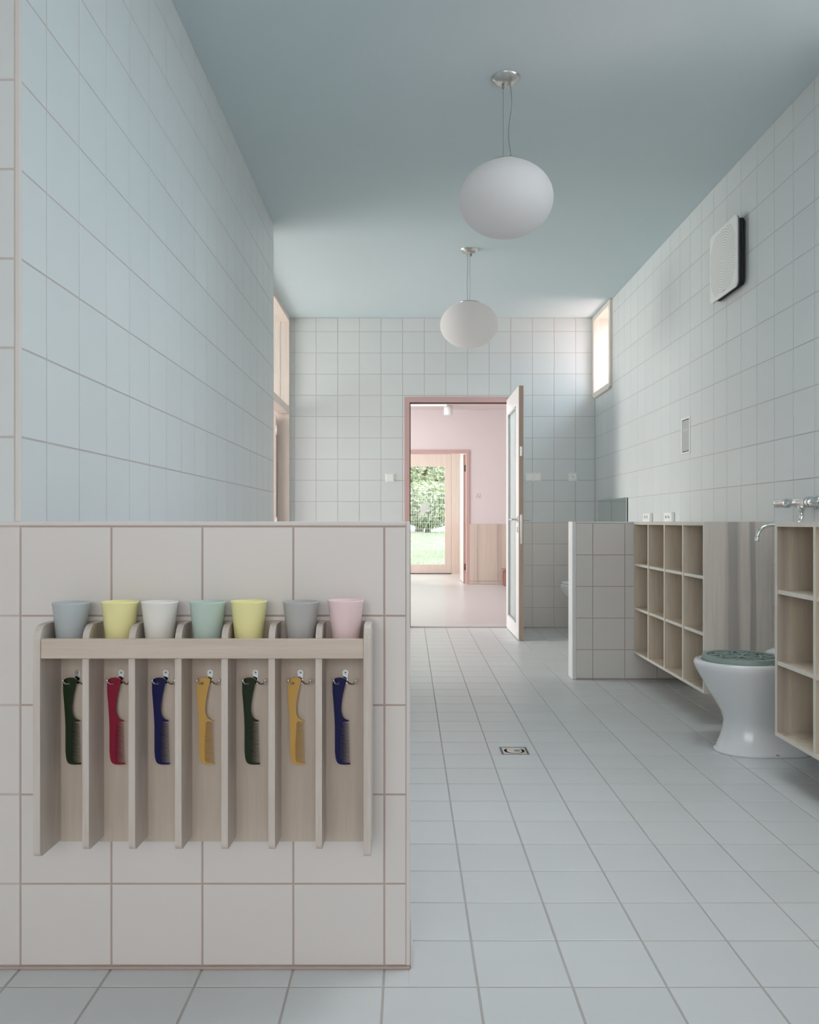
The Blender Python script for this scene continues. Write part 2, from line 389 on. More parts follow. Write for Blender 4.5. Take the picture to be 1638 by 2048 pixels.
# tall left wall (front face in the plane of the low wall, long face towards the aisle)
wl = struct('wall_left', MB().box(-2.7, XL, YF+G, YE, 0, ZC), M['grout_pale'])
fx = [-0.0534-0.2*k for k in range(4, 13)]; fx = sorted([x for x in fx if x > -2.55])
tiles(wl, (0, YF+G, 0), (1, 0, 0), (0, 0, 1), fx[:-1]+[XL-.0085], zall[5:], wallmat, budget=40, t=G)
tiles(wl, (0, YF+G, 0), (1, 0, 0), (0, 0, 1), fx[:-1]+[-.8534], zj, wallmat, budget=20, t=G, gap=.004)
ly = [YF+.006]+[2.02+0.2*k for k in range(0, 17)]+[YE]
tiles(wl, (XL, 0, 0), (0, 1, 0), (0, 0, 1), ly, zall, wallmat, gap=.004, budget=240, t=G)
struct('trim_1', MB().rbox(XL-.0085, XL+.0030, YF-.001, YF+.008, LOWZ, ZC, .0012), M['trim'])

# low front wall
lw = struct('wall_front', MB().box(XL, -.003, YF+G, YF+.12, 0, LOWZ-.002), M['grout'])
fx = [-.8534]+[-0.0534-0.2*k for k in (3, 2, 1, 0)]+[-.0045]
tiles(lw, (0, YF+G, 0), (1, 0, 0), (0, 0, 1), fx, zj, wallmat, t=G, gap=.004)
struct('trim_2', MB().rbox(-.0055, .0035, YF-.001, YF+.121, 0.006, LOWZ, .0015), M['trim'])
struct('trim_3', MB().rbox(-2.6, -.0055, YF-.001, YF+.009, LOWZ-.0095, LOWZ, .0015), M['trim'])
struct('trim_4', MB().rbox(-2.6, .004, YF-.006, YF+G, 0, .006, .0015), M['grout'])
struct('trim_5', MB().rbox(.0035, .009, YF+.002, YF+.12, 0, .052, .002), M['trim'])

# far wall with the doorway
dx0, dx1, dz = -0.035, 0.966, 2.133
hole = (dx0, dx1, 0, dz)
b = MB()
for a in slab_cells(-4.0, XR+.2, 0, ZC, [hole]): b.box(a[0], a[1], YB+G, YB+.14, a[2], a[3])
wb = struct('wall_back', b, M['grout_pale'])
bx = [XA]+[-0.9+.1466-.2+0.2*k+.0 for k in range(0, 14)]; bx = [x for x in bx if XA <= x < XR-.02]+[XR]
bx = sorted(set([XA]+[0.1466+0.2*k for k in range(-6, 8)]+[XR]))
tiles(wb, (0, YB+G, 0), (1, 0, 0), (0, 0, 1), bx, zall, wallmat, holes=[hole], gap=.005, t=G)

# right wall with the two high windows
hw1 = (7.235, 7.875, 2.14, 2.85); hw2 = (0.9, 3.3, 2.0, 2.75)
b = MB()
for a in slab_cells(-2.7, YB+.1, 0, ZC, [hw1, hw2]): b.box(XR+G, XR+.30, a[0], a[1], a[2], a[3])
wr = struct('wall_right', b, M['grout_pale'])
ry = [3.632+0.2*k for k in range(-14, 22)]; ry = [y for y in ry if y < YB-.02]+[YB]
tiles(wr, (XR+G, 0, 0), (0, -1, 0), (0, 0, 1), [-y for y in ry][::-1], zall, wallmat,
      holes=[(-hw1[1], -hw1[0], hw1[2], hw1[3]), (-hw2[1], -hw2[0], hw2[2], hw2[3])], gap=.004, t=G)

# partition beyond the first cubby shelf
PX, PY = 1.020, 5.316
wp = struct('wall_partition', MB().box(PX+.004, XR, PY+G, PY+.12, 0, LOWZ-.006), M['grout'])
tiles(wp, (0, PY+G, 0), (1, 0, 0), (0, 0, 1), [PX+.022, 1.1466, 1.3466, 1.5466, XR], zj, wallmat, t=G)
tiles(wp, (0, PY+.12-.0001, 0), (-1, 0, 0), (0, 0, 1), [-XR, -1.5466, -1.3466, -1.1466, -PX-.022], zj, wallmat, t=G)
struct('trim_6', MB().rbox(PX-.002, PX+.024, PY-.002, PY+.126, 0, LOWZ, .003), M['trim_white'])
struct('trim_7', MB().rbox(PX+.024, XR, PY-.001, PY+.124, LOWZ-.010, LOWZ-.001, .002), M['trim_white'])

# near part of the room behind the camera, out of view
b = MB()
for a in slab_cells(-2.6, XR, 0, ZC, [(-1.8, 1.2, 1.0, 2.5)]): b.box(a[0], a[1], -2.7, -2.6, a[2], a[3])  # unseen window opening, added so light reaches the low wall
wn = struct('wall_near', b, M['plaster'])
struct('wall_near_left', MB().box(-2.7, -2.6, -2.7, YF, 0, ZC), M['plaster'])

# ------------------------------------------------------------------ alcove side: glazed door and transom
D2 = (5.62, 7.86)
b = MB()
for a in slab_cells(YE, YB, 0, ZC, [(D2[0]-.04, YB-.002, 0, ZC-.001)]): b.box(XA-.10, XA, a[0], a[1], a[2], a[3])
struct('wall_alcove', b, M['tile_blue'])
d2 = MB().box(XA-.10, XA+.008, D2[1], D2[1]+.043, 0, ZC-.002)          # jamb lining next to the far wall
d2.box(XA-.10, XA+.008, D2[0]-.04, D2[0], 0, ZC)
d2.box(XA-.10, XA+.008, D2[0], D2[1], 2.825, ZC)
door2 = struct('door_2', d2, M['creamframe'])
part('crossbar', MB().rbox(XA-.095, XA+.008, D2[0], D2[1], 1.975, 2.045, .004), M['creamframe'], door2)
part('mullion', MB().rbox(XA-.095, XA+.008, 6.24, 6.30, 0, 1.975, .004), M['creamframe'], door2)
part('pane', MB().box(XA-.075, XA-.069, D2[0], D2[1], 2.045, 2.825), M['pane'], door2)
part('pane', MB().box(XA-.075, XA-.069, D2[0], 6.24, 0.06, 1.975), M['pane'], door2)
lf = part('leaf', MB().rbox(XA-.98, XA-.10, D2[1]-.075, D2[1]-.035, 0.01, 1.94, .003), mat('leaf_beige', (0.66, 0.55, 0.49, 1), 0.5), door2)
for z in (1.82, 0.98, 0.25):
    h = part('hinge', MB().lathe([(.007, -.045), (.007, .045)], 12, (XA-.094, D2[1]-.082, z)), M['steel'], lf)
# side room that the door opens to
b = MB().box(-4.6, XA-.10, 8.3, 8.4, 0, 3.0).box(-4.6, -2.7, 5.2, 5.3, 0, 3.0)
for a in slab_cells(5.3, 8.3, 0, 3.0, [(5.5, 7.9, 0.9, 2.8)]): b.box(-4.0, -3.9, a[0], a[1], a[2], a[3])
struct('wall_side_room', b, mat('warm_white_plaster', (0.82, 0.74, 0.69, 1), 0.9))
struct('wall_side_room_end', MB().box(-3.9, XA-.1, YE-.1, YE, 0, 3.0).box(-3.9, XA-.1, YB+.14, YB+.24, 0, 3.0), M['pinkwall'])
struct('floor', MB().box(-3.9, XA-.1+.1, YE, 8.3, -.05, -.001), M['linoleum'])
struct('ceiling', MB().box(-4.0, XA-.1, YE-.1, 8.4, 2.95, 3.05), M['plaster'])

# ------------------------------------------------------------------ high window on the right wall
def high_window(name, y0, y1, z0, z1, proud=.026):
    b = MB(); f = .042
    # lining through the thickness of the wall
    b.box(XR, XR+.30, y1-.006, y1, z0, z1).box(XR, XR+.30, y0, y0+.006, z0, z1)
    b.box(XR, XR+.30, y0+.006, y1-.006, z1-.006, z1).box(XR, XR+.30, y0+.006, y1-.006, z0, z0+.006)
    o = struct(name, b, M['creamframe'])
    for (a, c, e, g) in ((y0-.012, y0+f-.012, z0-.012, z1+.016), (y1-f+.02, y1+.028, z0-.012, z1+.016)):
        part('frame_stile', MB().rbox(XR-proud, XR+.02, a, c, e, g, .003), M['ash_edge'], o)
    for (e, g) in ((z0-.026, z0+.024), (z1-.026, z1+.016)):
        part('frame_rail', MB().rbox(XR-proud, XR+.02, y0+f-.012, y1-f+.02, e, g, .003), M['ash_edge'], o)
    part('pane', MB().box(XR+.270, XR+.276, y0+.006, y1-.006, z0+.006, z1-.006), M['pane'], o)
    return o
high_window('window_1', *hw1)
high_window('window_2', *hw2)

# ------------------------------------------------------------------ doorway in the far wall with open leaf
ft = .046
b = MB().box(dx0, dx0+ft, YB-.012, YB+.15, 0, dz).box(dx1-ft, dx1, YB-.012, YB+.15, 0, dz).box(dx0+ft, dx1-ft, YB-.012, YB+.15, dz-ft, dz)
door1 = struct('door_1', b, M['pinkframe'])
part('rebate_seal', MB().box(dx0+ft, dx0+ft+.008, YB+.03, YB+.05, 0, dz-ft).box(dx0+ft, dx1-ft, YB+.03, YB+.05, dz-ft-.008, dz-ft), M['dark'], door1)
part('threshold', MB().box(dx0+ft, dx1-ft, YB+.004, YB+.03, -.004, .002), M['vent_rim'], door1)
LX0, LX1, LY0, LY1 = .905, .946, 7.02, 7.885
gz0, gz1, gy0, gy1 = .13, 1.955, 7.215, 7.765
b = MB()
for a in slab_cells(LY0+.004, LY1, .008, 2.10, [(gy0, gy1, gz0, gz1)]): b.box(LX0, LX1, a[0], a[1], a[2], a[3])
leaf1 = part('leaf', b, M['whiteleaf'], door1)
part('glass', MB().box(LX0+.017, LX0+.023, gy0, gy1, gz0, gz1), M['frosted'], leaf1)
b = MB()
for (a, c, e, g) in ((gy0, gy0+.014, gz0, gz1), (gy1-.014, gy1, gz0, gz1), (gy0, gy1, gz0, gz0+.014), (gy0, gy1, gz1-.014, gz1)):
    b.box(LX0-.004, LX0+.012, a, c, e, g)
part('glazing_bead', b, M['panelmetal'], leaf1)
part('leaf_edge', MB().box(LX0+.003, LX1-.002, LY0, LY0+.004, .008, 2.10), M['leafedge'], leaf1)
part('lock_plate', MB().rbox(LX0+.012, LX0+.030, LY0-.002, LY0, .80, 1.04, .0005), M['steel'], leaf1)
part('upper_lock_plate', MB().rbox(LX0+.012, LX0+.030, LY0-.002, LY0, 1.52, 1.60, .0005), M['steel'], leaf1)
for sx, x in ((-1, LX0), (1, LX1)):
    h = MB().lathe([(.024, 0), (.024, .008)], 20, (x if sx > 0 else x-.008, LY0+.06, 1.00), 'X')
    h.tube([(x, LY0+.06, 1.00), (x+sx*.045, LY0+.06, 1.00), (x+sx*.052, LY0+.066, 1.00), (x+sx*.055, LY0+.17, .998)], .009, 10)
    h.lathe([(.022, 0), (.022, .007)], 20, (x if sx > 0 else x-.007, LY0+.06, .915), 'X')
    part('handle', h, M['steel'], leaf1)
for z in (1.85, .25): part('hinge', MB().lathe([(.008, -.05), (.008, .05)], 12, (LX0+.02, LY1+.008, z)), M['steel'], leaf1)

# ------------------------------------------------------------------ hall beyond
HY0, HY1 = YB+.14, 13.44
struct('floor', MB().box(-3.2, 3.2, HY0-.14, 16.0, -.05, -.002), M['linoleum'])
hc = struct('ceiling', MB().box(-3.2, 3.2, HY0, HY1, 2.74, 2.80), M['perf_ceiling'])
b = MB()
hd = (-.10, .956, 0, 2.108)
for a in slab_cells(-3.2, 3.2, 0, 2.74, [hd]): b.box(a[0], a[1], HY1, HY1+.16, a[2], a[3])
struct('wall_hall_back', b, M['pinkwall'])
struct('wall_hall_right', MB().box(2.9, 3.0, HY0, HY1, 0, 2.74), M['pinkwall'])
b = MB()
for a in slab_cells(HY0, HY1, 0, 2.74, [(8.8, 12.8, .3, 2.5)]): b.box(-3.2, -3.1, a[0], a[1], a[2], a[3])
struct('wall_hall_left', b, M['pinkwall'])
struct('wall_hall_front', MB().box(-3.2, dx0-.02, HY0, HY0+.01, 0, 2.74).box(dx1+.02, 3.0, HY0, HY0+.01, 0, 2.74).box(dx0-.02, dx1+.02, HY0, HY0+.01, dz+.02, 2.74), M['pinkwall'])
# panelling
ws = struct('trim_8', MB().box(.956, 2.9, HY1-.012, HY1, .045, .944), M['hallwood'])
for a, c in ((.958, 1.083), (1.086, 1.405), (1.408, 1.70), (1.703, 2.10), (2.103, 2.50), (2.503, 2.9)):
    part('panel', MB().rbox(a, c, HY1-.024, HY1-.012, .048, .944, .0015), M['hallwood'], ws)
struct('baseboard_1', MB().box(.956, 2.9, HY1-.018, HY1, 0, .045), M['hallwood'])
# pink frame of the second doorway
b = MB().box(.910, .956, HY1-.02, HY1+.17, 0, 2.108).box(-.10, -.054, HY1-.02, HY1+.17, 0, 2.108).box(-.054, .910, HY1-.02, HY1+.17, 2.062, 2.108)
door3 = struct('door_3', b, M['pinkframe'])
l3 = part('leaf', MB().box(.873, .908, HY1+.175, HY1+1.02, .01, 2.05), M['whiteleaf'], door3)
part('leaf_edge', MB().box(.873, .908, HY1+.172, HY1+.175, .01, 2.05), M['leafedge'], l3)
for z in (1.83, .26): part('hinge', MB().lathe([(.012, -.05), (.012, .05)], 10, (.900, HY1+.160, z)), M['dark'], l3)
# porch behind it
PYB = 16.0
struct('wall_porch_right', MB().box(.965, 1.05, HY1+.16, PYB, .98, 2.74), M['plaster'])
struct('wall_porch_left', MB().box(-2.3, -2.2, HY1+.16, PYB, 0, 2.74), M['plaster'])
struct('ceiling', MB().box(-2.3, 1.05, HY1+.16, PYB, 2.74, 2.80), M['plaster'])
wq = struct('trim_9', MB().box(.955, 1.05, HY1+.16, PYB, 0, .98), M['hallwood'])
ed = (-.16, .805, 0, 2.25)
b = MB()
for a in slab_cells(-2.3, 1.05, 0, 2.8, [ed]): b.box(a[0], a[1], PYB, PYB+.12, a[2], a[3])
struct('wall_porch_back', b, M['creamframe'])
gx0, gx1, gq0, gq1 = -.03, .683, .178, 2.012
b = MB()
for a in slab_cells(ed[0]+.003, ed[1]-.003, .012, 2.247, [(gx0, gx1, gq0, gq1)]): b.box(a[0], a[1], PYB+.02, PYB+.085, a[2], a[3])
door4 = struct('door_4', b, M['creamframe'])
part('pane', MB().box(gx0, gx1, PYB+.05, PYB+.056, gq0, gq1), M['pane'], door4)
part('threshold', MB().box(ed[0], ed[1], PYB-.01, PYB+.10, -.001, .012), M['dark'], door4)
# bird sticker on the pane
def SP(px, py, Y): return ((px-817)*Y/1709, H-(py-1043)*Y/1709)
bird = [(840,1030),(836,1035),(843,1022),(842,1012),(845,1006),(850,1004),(853,1006),(856,1004),(859,1008),(858,1016),(854,1022),(848,1026),(843,1030),(839,1038),(837,1037)]
pts = [SP(x, y, PYB+.049) for x, y in [(836,1037),(841,1022),(842,1011),(846,1006),(849,1007),(851,1004),(855,1005),(858,1009),(857,1017),(852,1024),(845,1028),(840,1033),(838,1040)]]
o = MB().prism([pts], PYB+.0485, PYB+.0498)
solo('bird_sticker', o, M['sticker'], 'small grey bird silhouette stuck on the glass of the garden door', 'sticker')

# hall things
t = thing('ceiling_spotlight', 'small white cylindrical lamp under the perforated hall ceiling, above the pink doorway', 'lamp', (.604, 12.98, 2.74))
part('housing', MB().lathe([(.062, 2.60), (.066, 2.605), (.066, 2.74)], 24, (.604, 12.98, 0)), M['plastic'], t)
part('diffuser', MB().lathe([(.054, 2.597), (.054, 2.600)], 24, (.604, 12.98, 0)), M['plastic'], t)
t = thing('ceiling_light_strip', 'long bright white light strip set in the hall ceiling, left of the small cylindrical lamp', 'lamp', (.2, 12.6, 2.74))
part('frame', MB().box(-.60, .58, 12.35, 12.90, 2.728, 2.74), M['plastic'], t)
part('diffuser', MB().box(-.585, .565, 12.365, 12.885, 2.724, 2.728), M['lightpanel'], t)
t = thing('low_bench', 'low reddish wooden bench against the hall panelling, half hidden by the open door leaf', 'bench', (1.75, 13.15, 0))
part('seat', MB().rbox(1.440, 2.10, 12.98, 13.28, .225, .255, .004), M['redwood'], t)
for x in (1.455, 2.04):
    for y in (13.0, 13.22): part('leg', MB().rbox(x, x+.035, y, y+.04, 0, .225, .003), M['redwood'], t)
part('apron', MB().box(1.49, 2.04, 13.005, 13.02, .19, .225), M['redwood'], t)
t = thing('wall_socket', 'tiny white socket on the pink hall wall between the two door frames', 'socket', (1.085, HY1, 1.385))
part('plate', MB().rbox(1.045, 1.125, HY1-.008, HY1, 1.345, 1.425, .002), M['pinkwall'], t)
for x, z in ((1.085, 1.40), (1.067, 1.37), (1.103, 1.37)):
    part('socket_hole', MB().lathe([(.009, 0), (.009, .003)], 10, (x, HY1-.010, z), 'Y'), M['greyline'], t)

# ------------------------------------------------------------------ garden behind the glass door
b = MB(); N = 24
vs = []; fs = []
def gz(y): return -.06 if y < 17 else -.06 + .70*min(1, (y-17)/7.0)**1.1
for i in range(25):
    for j in range(13):
        y = 16.1+i*1.0; x = -8+j*1.5; vs.append((x, y, gz(y)+random.uniform(-.03, .03)*(i > 2)))
for i in range(24):
    for j in range(12): fs.append((i*13+j, i*13+j+1, (i+1)*13+j+1, (i+1)*13+j))
b.add(vs, fs, True); struct('ground', b, M['grass'])
struct('ground', MB().box(-30, 30, -30, 16.1, -.6, -.1), mat('pink_paving', (0.62, 0.50, 0.46, 1), .9))
b = MB()
for i in range(7000):
    x, y = random.uniform(-.6, 2.2), random.uniform(17, 23.85); z = gz(y)-.02
    hh = random.uniform(.04, .13); a = random.uniform(0, PI); w = .010
    dx, dy = math.cos(a)*w, math.sin(a)*w; lx = random.uniform(-.04, .04)
    b.add([(x-dx, y-dy, z), (x+dx, y+dy, z), (x+lx, y, z+hh)], [(0, 1, 2)])
solo('lawn_grass', b, M['blade'], 'pale green grass on the bank outside the glass garden door', 'grass', kind='stuff')
t = thing('mesh_fence', 'pale wire mesh fence on the grass bank behind the glass garden door', 'fence', (.5, 24.0, .55))
b = MB()
for k in range(22): b.box(-1.4, 3.2, 23.994, 24.002, .60+k*.057, .606+k*.057) if k % 3 == 0 else None
part('horizontal_wire', b, M['fence'], t)['kind'] = 'stuff'
b = MB()
for k in range(75): b.box(-1.4+k*.062, -1.395+k*.062, 24.002, 24.008, .56, 1.80)
part('vertical_wire', b, M['fence'], t)['kind'] = 'stuff'
for x in (-1.4, 1.55, 3.2): part('post', MB().box(x-.03, x+.03, 24.01, 24.06, .5, 1.84), M['fence'], t)
def tree(x, y, z0, h, r, n, label, name='leafy_tree'):
    t = thing(name, label, 'tree' if name == 'leafy_tree' else 'bush', (x, y, z0), 'green planting behind the fence')
    b = MB().tube([(x, y, z0-.2), (x+.05, y, z0+h*.3), (x-.05, y, z0+h*.8)], [.10*r, .07*r, .03*r], 8)
    for k in range(9):
        a = random.uniform(0, 2*PI); q = random.uniform(.3, .7)*h
        b.tube([(x, y, z0+q*.8), (x+math.cos(a)*r*.5, y+math.sin(a)*r*.5, z0+q+.2*h), (x+math.cos(a)*r*.9, y+math.sin(a)*r*.9, z0+q+.35*h)], [.035*r, .022*r, .01*r], 5)
    part('branches', b, M['bark'], t)
    b = MB()
    for k in range(n):
        while True:
            p = Vector((random.uniform(-1, 1), random.uniform(-1, 1), random.uniform(-1, 1)))
            if .25 < p.length < 1: break
        c = Vector((x, y, z0+h*.62))+Vector((p.x*r, p.y*r, p.z*h*.48)); s = random.uniform(.05, .10)
        u = Vector((random.gauss(0, 1), random.gauss(0, 1), random.gauss(0, 1))).normalized(); v = u.orthogonal().normalized()
        b.add([c-u*s, c+v*s*.45, c+u*s, c-v*s*.45], [(0, 1, 2, 3)])
    part('foliage', b, M['leaf'], t)['kind'] = 'stuff'
tree(.35, 28.2, .7, 3.2, 1.5, 7000, 'pale green tree seen at upper left through the garden door glass')
tree(3.8, 29.0, .6, 4.4, 1.6, 4200, 'tall green tree right of the other one through the garden door glass')
tree(.55, 25.5, .55, 1.5, 1.0, 5000, 'low dense bush directly behind the wire mesh fence', 'leafy_bush')

# ------------------------------------------------------------------ cup rack on the low wall
YW = YF; YBB = 1.867
rack = thing('cup_rack', 'pale wooden wall rack with seven slots holding cups and combs on the low wall', 'rack', (-.4237, YW, .284))
part('backboard', MB().box(-.762, -.0885, YBB, YW-.0002, .284, .766), M['maple'], rack)
def side_outline(y0, zb, zt, R=.034, r=.012):
    y1 = YBB; p = [(y1, zt)]
    for k in range(9): a = PI/2+k*PI/16; p.append((y0+R+R*math.cos(a), zt-R+R*math.sin(a)))
    for k in range(5): a = PI+k*PI/8; p.append((y0+r+r*math.cos(a), zb+r+r*math.sin(a)))
    p.append((y1, zb-.002)); return p
def panel_part(name, x0, x1, y0, zb, zt):
    b = MB(); pl = side_outline(y0, zb, zt)
    b.prism([pl], x0, x1, lambda p, t: (t, p[0], p[1]))
    return part(name, b, M['maple_edge'], rack)
for x0, x1 in ((-.7735, -.7590), (-.0925, -.0775)): panel_part('side_panel', x0, x1, 1.760, .290, .768)
for k in range(6):
    x = (-.6787, -.5825, -.4860, -.3895, -.2915, -.1935)[k]; panel_part('divider', x, x+.0135, 1.778, .298, .766)
part('front_rail', MB().rbox(-.7588, -.0927, 1.7620, 1.7775, .7000, .7402, .0012), M['maple_h'], rack)
for k in range(7):
    xs = [-.7590, -.6787, -.5825, -.4860, -.3895, -.2915, -.1935, -.0925]
    a = xs[k] if k == 0 else xs[k]+.0135
    part('shelf', MB().box(a, xs[k+1], 1.7785, YBB, .7020, .7120), M['maple_h'], rack)
# hooks
HXS = [-.722, -.6265, -.529, -.4325, -.3335, -.2355, -.1375]
HZ = .6515
for x in HXS:
    b = MB(); out = []
    for k in range(16): a = -PI*.15+k*PI*1.3/15; out.append((x+.0066*math.cos(a), HZ+.0066*math.sin(a)+.002))
    out += [(x-.0046, HZ-.010), (x-.0068, HZ-.022), (x+.0068, HZ-.022), (x+.0046, HZ-.010)]
    hl = [(x+.0022*math.cos(2*PI*k/10), HZ+.002+.0022*math.sin(2*PI*k/10)) for k in range(10)]
    b.prism([out, hl], YBB-.0035, YBB-.0002)
    hk = part('hook', b, M['chrome'], rack)
    part('screw', MB().lathe([(.0021, 0), (.0018, .002)], 10, (x, YBB-.0030, HZ+.002), 'Y'), M['vent_rim'], hk)
    for s in (-1, 1):
        P = [(x+s*.002, YBB-.0035, HZ-.0155), (x+s*.008, YBB-.006, HZ-.0200), (x+s*.014, YBB-.012, HZ-.0215), (x+s*.0205, YBB-.019, HZ-.019),
             (x+s*.0240, YBB-.0225, HZ-.013), (x+s*.0245, YBB-.023, HZ-.008)]
        part('prong', MB().tube(P, [.0025, .0023, .0021, .0020, .0021, .0026], 8), M['chrome'], hk)
# cups
def cup(x, y, zt_off, m, label):
    c = (x, y, .7121); ht = .0985+zt_off; r0, r1 = .0265, .0385
    t = solo('drinking_cup', MB().lathe([(.0, .0015), (r0-.003, .0015), (r0, 0), (r0+.001, .002), (r1-.0008, ht-.004), (r1+.0002, ht-.002), (r1, ht),
        (r1-.0016, ht), (r1-.003, ht-.006), (r0-.0015, .004), (0, .004)], 40, c), m, label, 'cup', 'plastic cups in the rack')
    return t
def cm(n, c): return mat(n, c, .38, var=.01)
cups = [(142, 0, cm('cup_bluegrey', (.50, .545, .565, 1)), 'blue-grey plastic cup in the leftmost slot of the wooden rack'),
 (240, .002, cm('cup_yellow', (.93, .88, .43, 1)), 'yellow plastic cup standing above the red comb'),
 (319.5, .002, cm('cup_white', (.86, .84, .79, 1)), 'white plastic cup between the left yellow cup and the mint cup'),
 (415.5, .002, cm('cup_mint', (.54, .67, .60, 1)), 'mint green plastic cup in the middle of the row'),
 (497.5, .003, cm('cup_yellow_right', (.93, .88, .43, 1)), 'yellow plastic cup right of the mint cup'),
 (602, .002, cm('cup_grey', (.49, .49, .48, 1)), 'neutral grey plastic cup left of the pink cup'),
 (691.5, .005, cm('cup_pink', (.92, .71, .725, 1)), 'pink plastic cup in the rightmost slot')]
for px, dz_, m, lb in cups: cup((px-817)*1.824/1709, 1.824, dz_, m, lb)
# combs
K = 1/3.9/918
def comb(i, col, label):
    hx, hz = HXS[i]-.0145, HZ-.0200
    f = lambda x, y: (hx+(x-743)*K, hz-(y-812)*K)
    O = [(697,812),(699,794),(708,778),(726,769),(752,766),(784,769),(803,780),(801,800),(792,838),(780,890),(771,940),(766,985),(765,1020),(770,1052),(780,1075),(797,1090),(822,1099),(826,1106),
         (806,1109),(778,1110),(768,1120),(764,1200),(761,1300),(762,1400),(770,1420),(800,1426),(832,1429),(836,1435),(834,1440),(790,1442),(760,1440),(740,1432),(728,1415),(721,1390),(716,1340),(716,1240),(716,1150),(712,1060),(705,960),(698,880)]
    hole = [(743+11*math.cos(2*PI*k/12), 812+11*math.sin(2*PI*k/12)) for k in range(12)]
    m = mat('comb_plastic', col, .4, var=.02, spec=.2)
    y = YBB-.0125
    o = solo('comb', MB().prism([[f(*p) for p in O], [f(*p) for p in hole]], y-.0014, y+.0014), m, label, 'comb', 'combs on the rack hooks')
    b = MB(); n = 29
    for k in range(n):
        yy = 1118+k*(1424-1118)/(n-1); xe = 824+10*k/n; w = 3.3
        A, B = f(764, yy-w), f(xe, yy-.8+6); Cc, D = f(764, yy+w), f(xe, yy+.8+6)
        q = .0013
        b.add([(A[0], y-q, A[1]), (B[0], y-q*.4, B[1]), (D[0], y-q*.4, D[1]), (Cc[0], y-q, Cc[1]),
               (A[0], y+q, A[1]), (B[0], y+q*.4, B[1]), (D[0], y+q*.4, D[1]), (Cc[0], y+q, Cc[1])],
              [(0,1,2,3),(7,6,5,4),(0,4,5,1),(1,5,6,2),(2,6,7,3),(3,7,4,0)])
    part('teeth', b, m, o)['kind'] = 'stuff'
    return o
GR, CR, NV, OC = (.016, .030, .012, 1), (.27, .012, .040, 1), (.008, .010, .075, 1), (.62, .38, .11, 1)
for i, (c, lb) in enumerate([(GR, 'dark green comb hanging in the leftmost slot under the blue-grey cup'), (CR, 'crimson comb, the only red one, second slot from the left'),
    (NV, 'navy blue comb hanging under the white cup'), (OC, 'ochre yellow comb hanging under the mint cup'),
    (GR, 'dark green comb hanging under the right yellow cup'), (OC, 'ochre yellow comb hanging under the neutral grey cup'), (NV, 'navy blue comb hanging in the rightmost slot under the pink cup')]):
    comb(i, c, lb)

# ------------------------------------------------------------------ pendant lamps
def pendant(x, y, zc, label, wob):
    t = thing('globe_pendant', label, 'lamp', (x, y, ZC), 'round white pendant lamps')
    part('canopy', MB().lathe([(0, ZC-.030), (.020, ZC-.029), (.040, ZC-.022), (.056, ZC-.008), (.0615, ZC-.001), (.0615, ZC)], 40, (x, y, 0)), M['steel'], t)
    part('cord_grip', MB().lathe([(.0055, ZC-.045), (.0055, ZC-.026)], 12, (x-.012 if wob else x+.014, y, 0)), M['vent_rim'], t)
    top = zc+.158
    xs = x-.012 if wob else x+.006
    part('steel_wire', MB().tube([(xs, y, ZC-.03), (xs+.001, y, top)], .0011, 6), M['vent_rim'], t)
    P = []
    for k in range(15):
        u = k/14; z = ZC-.028+(top-ZC+.028)*u
        P.append((x+(.018 if wob else -.012)+(.007 if wob else .002)*math.sin(u*7.5)*(1 if u < .95 else .5), y, z))
    part('cord', MB().tube(P, .0016, 6), M['vent_rim'], t)
    part('cap', MB().lathe([(.070, top-.010), (.070, top-.003), (.03, top+.001), (0, top+.002)], 32, (x, y, 0)), M['steel'], t)
    pr = [(0, -.158)]
    for k in range(1, 31):
        a = -PI/2+k*PI/32; pr.append((.2005*math.cos(a), .158*math.sin(a)))
    part('globe', MB().lathe([(r, z+zc) for r, z in pr], 64, (x, y, 0), cap=False), M['opal'], t)
pendant(.414, 3.632, 2.352, 'larger, nearer round white globe pendant lamp with a kinked cord', True)
pendant(.420, 5.93, 2.347, 'smaller, farther round white globe pendant lamp in front of the doorway', False)

# ------------------------------------------------------------------ cubby shelves
def cubby(y0, y1, nc, label):
    X0, X1, Z0, Z1, t_ = 1.40, XR-.001, .167, .9815, .0155
    c = thing('cubby_shelf', label, 'shelf', ((X0+X1)/2, (y0+y1)/2, Z0), 'wall-hung cubby shelves')
    def board(name, x0, x1, a, b_, z0, z1, m=None, edge='v'):
        mb = MB(); mb.box(x0+.0012, x1, a, b_, z0, z1)
        o = part(name, mb, m or M['ash'], c)
        part('edge_band', MB().box(x0-.0003, x0+.0012, a, b_, z0, z1), M['ash_edge'], o)
    board('side_panel', X0, X1, y0, y0+t_, Z0, Z1, M['ash_side']); board('side_panel', X0, X1, y1-t_, y1, Z0, Z1)
    part('back_panel', MB().box(X1-.008, X1, y0+t_, y1-t_, Z0, Z1), M['ash'], c)
    board('top_panel', X0, X1-.008, y0+t_, y1-t_, Z1-.018, Z1); board('bottom_panel', X0, X1-.008, y0+t_, y1-t_, Z0, Z0+t_)
    s = (y1-y0)/nc
    for k in range(1, nc): board('divider', X0, X1-.008, y0+k*s-t_/2, y0+k*s+t_/2, Z0+t_, Z1-.018)
    for r in range(1, 3):
        for k in range(nc):
            a = y0+k*s+(t_ if k == 0 else t_/2); e = y0+(k+1)*s-(t_ if k == nc-1 else t_/2)
            z = Z0+r*.2705
            board('shelf_board', X0+.004, X1-.008, a, e, z, z+t_)
cubby(4.048, 5.311, 4, 'pale wooden cubby shelf with twelve compartments behind the toilet, next to the tiled partition')
cubby(2.000, 3.264, 4, 'pale wooden cubby shelf in front of the toilet, cut off by the right picture edge')

